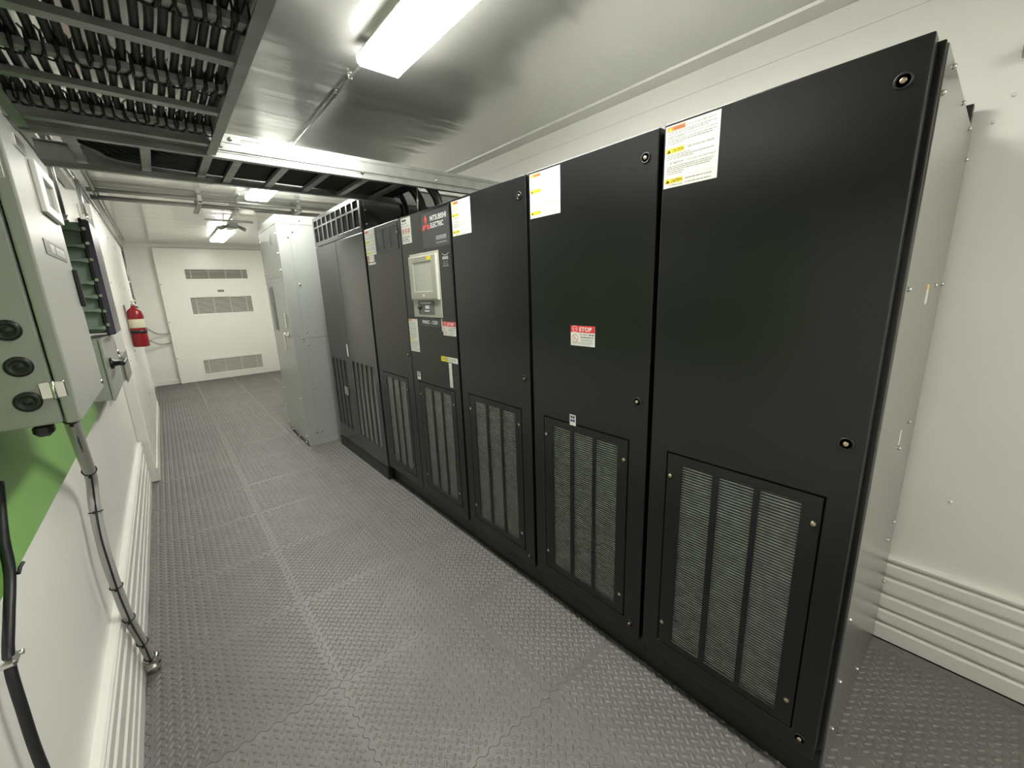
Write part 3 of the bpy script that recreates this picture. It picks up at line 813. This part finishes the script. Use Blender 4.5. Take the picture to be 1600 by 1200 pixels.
def smooth_path(pts, n=6):
    P = [Vector(p) for p in pts]; out = []
    for i in range(len(P) - 1):
        p0 = P[max(i - 1, 0)]; p1 = P[i]; p2 = P[i + 1]; p3 = P[min(i + 2, len(P) - 1)]
        for k in range(n):
            t = k / n
            out.append(.5 * ((2 * p1) + (-p0 + p2) * t + (2 * p0 - 5 * p1 + 4 * p2 - p3) * t * t + (-p0 + 3 * p1 - 3 * p2 + p3) * t ** 3))
    out.append(P[-1])
    return out
RC = .0101
tm = MB()
for sx in (-1, 1):
    tm.tube([(sx * .004, -.024, .012), (sx * .0125, -.026, .002), (sx * .0130, -.025, -.020), (sx * .0125, -.021, -.0385), (sx * .0105, .021, -.0385), (sx * .0095, .025, -.020), (sx * .0080, .026, .002), (sx * .004, .024, .012)], .0030, 6)
tm.tube([(-.0125, .021, -.0385), (0, .0235, -.0395), (.0125, .021, -.0385)], .0028, 5)
tie_me = tm.mesh('cable_tie', TIE)
for i, x in enumerate(xs):
    rnd = random.Random(100 + i)
    pts = [(x, LY0 + .02, 2.236)]
    for y in [-1.0, -.5, 0, .3, .55, .8, 1.02, 1.2, 1.4, 1.58, 1.78, 1.98]:
        pts.append((x + rnd.uniform(-.005, .005), y, 2.236 + rnd.uniform(0, .003)))
    yc = 2.45 + (NC - 1 - i) * .0225
    pts += [(x + .002, 2.12, 2.240), (x + .01, 2.26, 2.285), (x + .02, 2.37, 2.317), (x + .05, min(yc - .01, 2.44 + (yc - 2.45) * .75), 2.312), (x + .14, yc, 2.290), (x + .30, yc, 2.250), (.9, yc, 2.240), (1.2, yc, 2.240), (1.38, yc, 2.236)]
    lab = 'black power cable in the ladder tray, %s from the left wall' % ORD[i]
    c = thing('power_cable', lab, 'cable', (x, .5, 2.236), 'black cables lying side by side in the cable ladder')
    part('jacket', MB().tube(smooth_path(pts, 4), RC, 8), CABLE, c)
    for y in TIED:
        if y < .3: continue
        tx = x + rnd.uniform(-.002, .002)
        tt = piece('cable_tie', tie_me, c, (tx, y + rnd.uniform(-.008, .004), 2.2405), rot=(rnd.uniform(-.15, .1), 0, rnd.uniform(-.2, .2)))

# ------------------------------------------------------------------ cross tray over to the cabinets
ct = thing('cross_tray', 'bright galvanised cable tray crossing the room to the touchscreen cabinet', 'cable tray', (.9, 2.65, 2.2))
Y1, Y2 = 2.365, 2.905
def xrail(y, sgn):
    return [(y, 2.198), (y + sgn * .032, 2.198), (y + sgn * .032, 2.202), (y + sgn * .004, 2.202), (y + sgn * .004, 2.298), (y + sgn * .032, 2.298), (y + sgn * .032, 2.302), (y, 2.302),
            (y, 2.286), (y + sgn * .003, 2.284), (y + sgn * .003, 2.280), (y - sgn * .004, 2.276), (y - sgn * .004, 2.232), (y + sgn * .003, 2.228), (y + sgn * .003, 2.224), (y, 2.220)]
part('side_rail', MB().prism(xrail(Y1, 1), lambda p, k: ((-.30, 2.10)[k], p[0], p[1])), GALV, ct)
part('side_rail', MB().prism(xrail(Y2, -1), lambda p, k: ((-.30, 2.10)[k], p[0], p[1])), GALV, ct)
rm2 = MB().prism([(-.017, 0), (.017, 0), (.017, .018), (.014, .018), (.014, .003), (-.014, .003), (-.014, .018), (-.017, .018)], lambda p, k: (p[0], (Y1 + .005, Y2 - .005)[k], p[1])).mesh('rung', GALV)
for x in (-.15, .07, .285, .40, .60, .80, 1.01, 1.22): piece('rung', rm2, ct, (x, 0, 2.204))
bolt_me = MB().lathe((0, 0, 0), [(.009, .001), (.009, -.005), (.006, -.008), (.004, -.014), (.001, -.014)], 8, 'y').mesh('bolt', BRIGHTSTEEL)
spl = part('splice_plate', MB().box(.330, .415, Y1 - .0075, Y1 - .004, 2.262, 2.292, .001), GALV, ct)
piece('bolt', bolt_me, spl, (.372, Y1 - .007, 2.278))
for x, z in ((.97, 2.225), (1.43, 2.245), (.335, 2.245)): piece('bolt', bolt_me, ct, (x, Y1 - .002, z))
part('hanger_rod', MB().cyl((1.40, 2.56, 2.052), (1.40, 2.56, 2.31), .006, 8), BRIGHTSTEEL, ct)
# struts under / beyond the tray at the left
def strut(name, label, p0, p1, w=.041, h=.022, m=DULLSTEEL, group=None):
    """slotted channel between two points along x or y"""
    p0, p1 = Vector(p0), Vector(p1)
    along_x = abs(p1.x - p0.x) > abs(p1.y - p0.y)
    prof = [(-w / 2, 0), (w / 2, 0), (w / 2, h), (w / 2 - .004, h), (w / 2 - .004, .004), (-w / 2 + .004, .004), (-w / 2 + .004, h), (-w / 2, h)]
    f = (lambda p, k: ((p0.x, p1.x)[k], p0.y + p[0], p0.z + p[1])) if along_x else (lambda p, k: (p0.x + p[0], (p0.y, p1.y)[k], p0.z + p[1]))
    return single(name, MB().prism(prof, f), m, label, 'strut channel', tuple((p0 + p1) / 2), group)
strut('strut_channel', 'dark steel strut under the far side of the cross tray at left', (XL + .002, 2.78, 2.172), (.33, 2.78, 2.172), w=.030)
# cables rising out of the cabinet tops into the tray
for i, (x, y, cab) in enumerate(((1.50, 2.44, 0), (1.54, 2.54, 0), (1.49, 2.64, 1), (1.53, 2.76, 1), (1.48, 2.88, 1), (1.52, 3.02, 1))):
    ye = 2.46 + i * .075
    pts = [(x, y, 2.045), (x, y, 2.12), (x - .03, y * .7 + ye * .3, 2.20), (x - .11, y * .3 + ye * .7, 2.272), (x - .26, ye, 2.300), (x - .60, ye, 2.300)]
    lab = 'thick black cable rising into the cross tray, %s from the camera' % ORD[i] if i < 5 else 'thick black cable rising into the cross tray, farthest from the camera'
    single('riser_cable', MB().tube(smooth_path(pts, 6), .019, 10), CABLE, lab, 'cable', (x, y, 2.045), 'thick cables rising from the cabinet tops')

# thin ceiling conduit from light 1 to the cross tray
t = thing('ceiling_conduit', 'thin steel conduit on the ceiling running from the nearest light to the cross tray', 'conduit', (.92, 2.5, ZC - .015))
part('pipe', MB().cyl((.905, 1.97, ZC - .014), (.905, 3.82, ZC - .014), .0065, 10), GALV, t)
for y in (2.23, 2.42): part('clamp', MB().box(.893, .917, y - .005, y + .005, ZC - .022, ZC - .001, .002), GALV, t)

# ceiling pipes crossing the far part of the room
for j, (y, z, lab) in enumerate(((5.44, 2.585, 'grey steel pipe crossing the far ceiling, nearer of the pair'), (5.72, 2.570, 'grey steel pipe crossing the far ceiling, farther of the pair'))):
    t = thing('ceiling_pipe', lab, 'pipe', (.9, y, z))
    part('pipe', MB().cyl((XL + .03, y, z), (XR - .03, y, z), .019 if j == 0 else .021, 12), DULLSTEEL, t)
    for x in (.50, 1.43): part('pipe_clamp', MB().box(x - .02, x + .02, y - .024, y + .024, z - .026, ZC - .001, .004), DULLSTEEL, t)
strut('strut_channel', 'short steel strut holding the pipe pair to the far ceiling, left one', (.50, 5.40, 2.535), (.50, 6.05, 2.535))
strut('strut_channel', 'short steel strut holding the pipe pair to the far ceiling above the grey cabinet', (1.43, 5.40, 2.535), (1.43, 6.05, 2.535))
strut('strut_channel', 'short slotted strut hanging across in front of the farthest light', (.60, 6.35, 2.520), (1.10, 6.35, 2.520))
single('junction_box', MB().lathe((.93, 5.62, 2.49), [(.075, .05), (.085, .045), (.085, .012), (.07, 0)], 8), WHITEMETAL, 'white eight-sided box hanging under the ceiling pipes', 'junction box', (.93, 5.62, 2.49))
t = thing('light_conduit', 'thin conduit along the ceiling between the two farther lights', 'conduit', (.82, 6.3, 2.55))
part('pipe', MB().tube(smooth_path([(.80, 5.07, 2.60), (.80, 5.3, 2.59), (.83, 5.62, 2.545), (.85, 6.4, 2.545), (.90, 7.1, 2.57), (.93, 7.6, 2.59)], 5), .011, 8), GALV, t)
t = thing('emergency_light', 'small bracket with two stubby arms in front of the farthest light', 'lamp bracket', (.93, 6.75, 2.55))
part('body', MB().box(.87, .99, 6.72, 6.80, 2.50, 2.58, .01), GALV, t)
for sx in (-1, 1): part('arm', MB().tube([(.93 + sx * .05, 6.76, 2.53), (.93 + sx * .14, 6.82, 2.50)], [.016, .026], 10), DULLSTEEL, t)

# ------------------------------------------------------------------ left wall: green board and enclosures
single('green_backboard', MB().box(XL + .001, XL + .019, .75, 3.27, 1.030, 2.08, .001), GREEN, 'bright green board on the left wall behind the grey enclosure', 'board', (XL, 1.3, 1.03))
# near enclosure
EX, EY0, EY1, EZ0, EZ1 = -.160, 1.187, 1.640, 1.342, 1.930
en = thing('control_enclosure', 'large sage grey enclosure with three black plugs, nearest on the left wall', 'electrical box', (XL + .02, 1.41, EZ0))
part('body', MB().box(XL + .0195, -.186, EY0 + .002, EY1 - .002, EZ0 + .003, EZ1 - .003), BOXGREY, en, bevel=.004)
edoor = part('door', MB().box(-.183, EX, EY0, EY1, EZ0, EZ1), BOXGREY, en, bevel=.004)
plug_me = MB().lathe((0, 0, 0), [(.0195, .001), (.0195, -.003), (.016, -.006), (.012, -.006), (.011, -.004), (.006, -.004), (.005, -.006), (.001, -.006)], 24, 'y').mesh('hole_plug', BLACKPLASTIC)
for x, z in ((-.2225, 1.5335), (-.2215, 1.4645), (-.2235, 1.396)): piece('hole_plug', plug_me, en, (x, EY0 + .002, z))
part('cable_gland', MB().box(-.235, -.205, 1.205, 1.235, 1.318, EZ0 + .003, .008), BLACKPLASTIC, en)
h1 = part('hinge', MB().box(-.205, -.169, EY0 - .002, EY0 + .001, 1.397, 1.430, .004), BRIGHTSTEEL, en)
part('hinge_barrel', MB().cyl((-.186, EY0 - .003, 1.396), (-.186, EY0 - .003, 1.431), .0035, 8), BRIGHTSTEEL, h1)
h2 = part('hinge', MB().box(-.205, -.169, EY0 - .002, EY0 + .001, 1.800, 1.833, .004), BRIGHTSTEEL, en)
part('hinge_barrel', MB().cyl((-.186, EY0 - .003, 1.799), (-.186, EY0 - .003, 1.834), .0035, 8), BRIGHTSTEEL, h2)
FE = face_e(EX)
dw = part('display_window', MB().grid(FE, [1.395, 1.450, 1.585, 1.612], [1.778, 1.800, 1.862, 1.885], {(1, 1)}, 0, .010), WHITEMETAL, edoor, bevel=.002)
part('window_pane', MB().rect(FE, 1.450, 1.585, 1.800, 1.862, 0, .003), mat('grey_display_glass', (.16, .17, .17), .15), dw)
np2 = part('name_plate', MB().rect(FE, 1.312, 1.568, 1.682, 1.714, 0, .0015), mat('grey_name_plate', (.14, .14, .13), .4), edoor, label='grey name plate with pale letters')
t_ = MB()
for k in range(11):
    if k == 3: continue
    u = 1.372 + k * .0165
    flat_rect(t_, FE, u, u + .004, 1.690, 1.708, .002); flat_rect(t_, FE, u + .008, u + .012, 1.690, 1.708, .002); flat_rect(t_, FE, u + .004, u + .008, 1.702, 1.706, .002)
part('plate_letters', t_, WHITEPRINT, np2, stuff=True)
part('latch', MB().box(EX, EX + .010, 1.612, 1.630, 1.570, 1.668, .003), BLACKPLASTIC, edoor)
part('mounting_clip', MB().box(EX - .002, EX + .004, 1.285, 1.37, 1.882, 1.905, .001), BRIGHTSTEEL, edoor)
part('mounting_tab', MB().box(XL + .0195, XL + .030, EY1 - .05, EY1 + .03, EZ0 - .035, EZ0 + .002, .002), BOXGREY, en)
piece('screw', SCREW_E, en, (EX, 1.60, 1.365))

# ribbed enclosure with a smoked lid
rb = thing('ribbed_enclosure', 'green-grey ribbed plastic enclosure with a smoked lid, beyond the near enclosure', 'electrical box', (XL + .02, 3.3, 1.44))
RX, RY0, RY1, RZ0, RZ1 = -.232, 3.08, 3.42, 1.425, 1.985
part('body', MB().box(XL + .0195, RX, RY0, RY1, RZ0, RZ1, .008), POLYGREY, rb)
rib_me = MB().prism([(XL + .03, -.004), (RX - .03, -.004), (RX - .01, -.010), (RX, -.010), (RX, .010), (RX - .01, .010), (RX - .03, .004), (XL + .03, .004)], lambda p, k: (p[0], (RY0 - .050, RY0 + .002)[k], p[1])).mesh('rib', POLYGREY)
for z in (1.945, 1.865, 1.795, 1.685, 1.615, 1.545, 1.455): piece('rib', rib_me, rb, (0, 0, z))
lid = part('smoked_lid', MB().box(RX + .002, RX + .034, RY0 - .028, RY1 + .02, RZ0 - .01, RZ1 + .012, .008), SMOKE, rb, label='dark smoked lid')
part('lid_rim', MB().box(RX - .002, RX + .010, RY0 - .034, RY1 + .026, RZ0 - .014, RZ1 + .016, .003), BLACKPLASTIC, rb)
for z in (1.95, 1.88, 1.80, 1.70, 1.62, 1.54, 1.47): part('lid_clip', MB().box(RX + .004, RX + .020, RY0 - .036, RY0 - .027, z - .008, z + .008, .002), BRIGHTSTEEL, lid)

# lower enclosure with black rotary handle
lo = thing('switch_enclosure', 'sage grey switch box with a black handle, below the ribbed enclosure', 'electrical box', (XL + .02, 3.0, 1.1))
part('body', MB().box(XL + .0195, -.258, 2.84, 3.52, 1.102, 1.405), BOXGREY, lo, bevel=.004)
part('cover', MB().box(-.257, -.247, 2.835, 3.525, 1.097, 1.410), BOXGREY, lo, bevel=.003)
hn = part('handle', MB().lathe((-.248, 3.0, 1.27), [(.03, 0), (.03, .012), (.016, .018), (.014, .05)], 14, 'x').box(-.205, -.185, 2.93, 3.15, 1.26, 1.28, .005), BLACKPLASTIC, lo, label='black rotary handle')
# metal junction box with its thin cable
jb = thing('outlet_box', 'small bare metal box on the left wall before the white door', 'junction box', (XL, 3.95, 1.07))
part('body', MB().box(XL + .001, -.243, 3.66, 4.10, 1.08, 1.235), GALV, jb, bevel=.004)
part('cover', MB().box(-.242, -.237, 3.65, 4.11, 1.07, 1.245), DULLSTEEL, jb, bevel=.001)
part('connector', MB().cyl((-.27, 3.80, 1.235), (-.27, 3.80, 1.275), .016, 10), BRIGHTSTEEL, jb)
part('feed_cable', MB().tube(smooth_path([(-.27, 3.80, 1.27), (-.27, 3.76, 1.36), (-.28, 3.62, 1.48), (-.30, 3.60, 1.62)], 5), .008, 8), CONDUIT, jb)
# white wall boxes and conduits above
wb = thing('relay_box', 'small white box high on the left wall under the conduit bundle', 'junction box', (XL, 5.0, 1.9))
part('body', MB().box(XL + .001, -.26, 4.35, 4.66, 1.94, 2.18), WHITEMETAL, wb, bevel=.004)
part('cover', MB().box(-.259, -.254, 4.34, 4.67, 1.93, 2.19), WHITEMETAL, wb, bevel=.001)
for i, (x, z) in enumerate(((-.318, 2.47), (-.318, 2.53), (-.27, 2.585))):
    labs = ['thin steel conduit along the left wall, lowest of the bundle under the ceiling', 'thin steel conduit along the left wall, middle of the bundle under the ceiling', 'thin steel conduit along the left ceiling edge, topmost of the bundle']
    t = thing('wall_conduit', labs[i], 'conduit', (x, 6.4, z))
    part('pipe', MB().cyl((x, 3.0 + .3 * i, z), (x, 10.05, z), .0125, 10), GALV, t)
    for k in range(3): part('coupling', MB().cyl((x, 4.4 + 2 * k, z), (x, 4.47 + 2 * k, z), .017, 10), BRIGHTSTEEL, t)
for i, y in enumerate((3.5, 5.2, 6.7, 8.2, 9.6)):
    lab = 'short strut standing on the left wall behind the conduit bundle, %s from the camera' % ORD[i]
    single('strut_channel', MB().box(XL + .001, XL + .010, y - .02, y + .02, 2.38, 2.60, .001), GALV, lab, 'strut channel', (XL, y, 2.38), 'short struts behind the left conduit bundle')
for i, (y, z1, lab) in enumerate(((3.25, 2.47, 'steel conduit dropping down the left wall into the ribbed enclosure'), (4.5, 2.47, 'steel conduit dropping down the left wall into the white relay box'))):
    z0 = 1.99 if i == 0 else 2.185
    t = thing('drop_conduit', lab, 'conduit', (-.30, y, z0))
    part('pipe', MB().cyl((-.300, y, z0), (-.300, y, z1), .0135, 10), GALV, t)
    part('connector', MB().cyl((-.300, y, z0), (-.300, y, z0 + .05), .019, 10), BRIGHTSTEEL, t)
strut('strut_channel', 'long slotted strut running along the left wall under the conduits', (-.318, 2.42, 2.35), (-.318, 4.25, 2.35), group=None)
# corner conduit, flexible leads to the air conditioner
t = thing('corner_conduit', 'steel conduit running down the far left corner to the flexible leads', 'conduit', (-.30, 9.95, 1.4))
part('pipe', MB().cyl((-.315, 9.95, 1.62), (-.315, 9.95, 2.53), .016, 10), GALV, t)
part('connector', MB().cyl((-.315, 9.95, 1.58), (-.315, 9.95, 1.66), .026, 10), BRIGHTSTEEL, t)
part('clamp', MB().box(XL, -.295, 9.92, 9.98, 1.93, 1.96, .003), BRIGHTSTEEL, t)
for i, (pts, lab) in enumerate((
        ([(-.315, 9.95, 1.60), (-.315, 9.97, 1.40), (-.27, 10.05, 1.17), (-.12, 10.20, 1.01), (.0, 10.26, .985), (.077, 10.265, .99)], 'grey flexible lead curving from the corner conduit to the wall panel, upper one'),
        ([(-.315, 9.80, 1.36), (-.312, 9.85, 1.15), (-.27, 10.0, .95), (-.14, 10.20, .82), (-.02, 10.26, .80), (.077, 10.265, .825)], 'grey flexible lead curving to the wall panel, lower one'))):
    single('flexible_lead', MB().tube(smooth_path(pts, 6), .014, 10), CONDUIT, lab, 'cable', pts[0])

# fire extinguisher on the white door panel
ex = thing('fire_extinguisher', 'red fire extinguisher hanging on the white panel at far left', 'fire extinguisher', (-.2, 5.6, 1.14))
ec = (-.198, 5.6, 1.145)
cyl_ = part('cylinder', MB().lathe(ec, [(.054, 0), (.063, .006), (.065, .016), (.065, .31), (.057, .35), (.040, .375), (.020, .388), (.020, .40)], 24), RED, ex)
part('label', MB().lathe(ec, [(.0655, .19), (.0658, .191), (.0658, .275), (.0655, .276)], 24), mat('cream_label', (.72, .68, .50), .4), ex, label='cream instruction label wrapped round the cylinder')
part('strap', MB().lathe(ec, [(.0655, .135), (.068, .136), (.068, .165), (.0655, .166)], 24), BLACKPLASTIC, ex)
part('valve', MB().cyl((ec[0], ec[1], ec[2] + .40), (ec[0], ec[1], ec[2] + .43), .016, 12), BRIGHTSTEEL, ex)
part('carry_handle', MB().box(ec[0] - .008, ec[0] + .008, ec[1] - .09, ec[1] + .02, ec[2] + .415, ec[2] + .427, .003), BRIGHTSTEEL, ex)
part('lever', MB().box(ec[0] - .009, ec[0] + .009, ec[1] - .10, ec[1] + .03, ec[2] + .437, ec[2] + .450, .003), BRIGHTSTEEL, ex)
part('gauge', MB().lathe((ec[0] + .016, ec[1], ec[2] + .41), [(.014, 0), (.014, .010), (.010, .012)], 14, 'x'), BRIGHTSTEEL, ex)
part('hose', MB().tube(smooth_path([(ec[0] + .01, ec[1] + .02, ec[2] + .41), (ec[0] + .03, ec[1] + .065, ec[2] + .38), (ec[0] + .035, ec[1] + .072, ec[2] + .29), (ec[0] + .035, ec[1] + .072, ec[2] + .13)], 5), .009, 8), BLACKPLASTIC, ex)
part('wall_bracket', MB().box(-.265, -.254, ec[1] - .03, ec[1] + .03, ec[2] + .1, ec[2] + .42, .002), DULLSTEEL, ex)

# flexible conduit from the enclosure down to the floor
fc = thing('floor_conduit', 'grey flexible conduit with black ties from the near enclosure down to the floor', 'conduit', (-.298, 2.17, 0))
path = smooth_path([(-.235, 1.60, 1.345), (-.238, 1.62, 1.27), (-.262, 1.80, 1.14), (-.290, 2.02, .97), (-.302, 2.02, .86), (-.303, 1.975, .70), (-.300, 1.99, .50), (-.298, 2.03, .36), (-.292, 2.08, .24), (-.290, 2.14, .11), (-.288, 2.17, .05)], 8)
part('hose', MB().tube(path, .0165, 14), CONDUIT, fc)
part('floor_fitting', MB().lathe((-.288, 2.172, .0), [(.026, .001), (.026, .02), (.030, .022), (.030, .038), (.023, .040), (.023, .055), (.028, .057), (.028, .072), (.019, .076)], 12), BRIGHTSTEEL, fc, label='bright threaded fitting at the floor')
part('box_fitting', MB().lathe((-.235, 1.60, 1.318), [(.020, -.03), (.026, -.028), (.026, -.008), (.022, -.006), (.022, .010), (.028, .012), (.028, .026)], 12), BRIGHTSTEEL, fc)
part('signal_wire', MB().tube(smooth_path([(Vector(path[k]) + Vector((.004, -.021 - .006 * math.sin(k * .55), 0))) for k in range(2, len(path), 5)], 4), .0032, 6), CABLE, fc, label='thin black wire tied alongside')
for k in (8, 22, 33, 46, 55, 66, 74):
    if k >= len(path): continue
    p = Vector(path[k]); d = (Vector(path[min(k + 1, len(path) - 1)]) - Vector(path[k - 1])).normalized()
    a = d.cross(Vector((1, 0, 0))).normalized(); b = d.cross(a)
    pts = [p + (a * math.cos(w) * .0195 + b * math.sin(w) * .0185) - a * .002 for w in [2 * math.pi * q_ / 14 for q_ in range(15)]]
    hdp = p + a * .024
    part('cable_tie', MB().tube(pts, .0022, 6).box(hdp.x - .004, hdp.x + .004, hdp.y - .004, hdp.y + .004, hdp.z - .004, hdp.z + .004, .001), TIE, fc)

# black cable at the lower left
bc = thing('black_wall_cable', 'thick black cable clamped to the left wall at lower left', 'cable', (-.33, 1.1, .6))
path = smooth_path([(-.318, 1.30, 1.22), (-.318, 1.235, 1.13), (-.318, 1.205, 1.06), (-.320, 1.135, .995), (-.322, 1.085, .94), (-.322, 1.068, .85), (-.322, 1.06, .70), (-.312, 1.06, .42), (-.300, 1.06, .25), (-.296, 1.06, .02)], 6)
part('jacket', MB().tube(path, .0085, 12), CABLE, bc)
part('cable_tie', MB().tube([(-.306, 1.195, 1.055), (-.305, 1.210, 1.061), (-.303, 1.224, 1.063)], .0035, 6), TIE, bc)
part('wall_clamp', MB().box(-.344, -.310, 1.068, 1.102, .934, .948, .004).cyl((-.314, 1.100, .941), (-.306, 1.100, .941), .005, 8), BRIGHTSTEEL, bc)

# right wall fittings
strut('strut_channel', 'short grey strut fixed high on the right wall at the picture edge', (XR - .022, -.55, 2.235), (XR - .022, .072, 2.235), w=.042, h=.035, m=DULLSTEEL)
bolt_r = MB().lathe((0, 0, 0), [(.010, .001), (.010, -.004), (.004, -.007)], 10, 'x').mesh('wall_bolt', KICK)
for (y, z) in ((.071, 2.132), (.105, 2.062), (.010, .705)):
    o = bpy.data.objects.new('wall_bolt', bolt_r); COL.objects.link(o); o.parent = wr; o.location = (XR, y, z); o.scale = (.8, .55, .55)
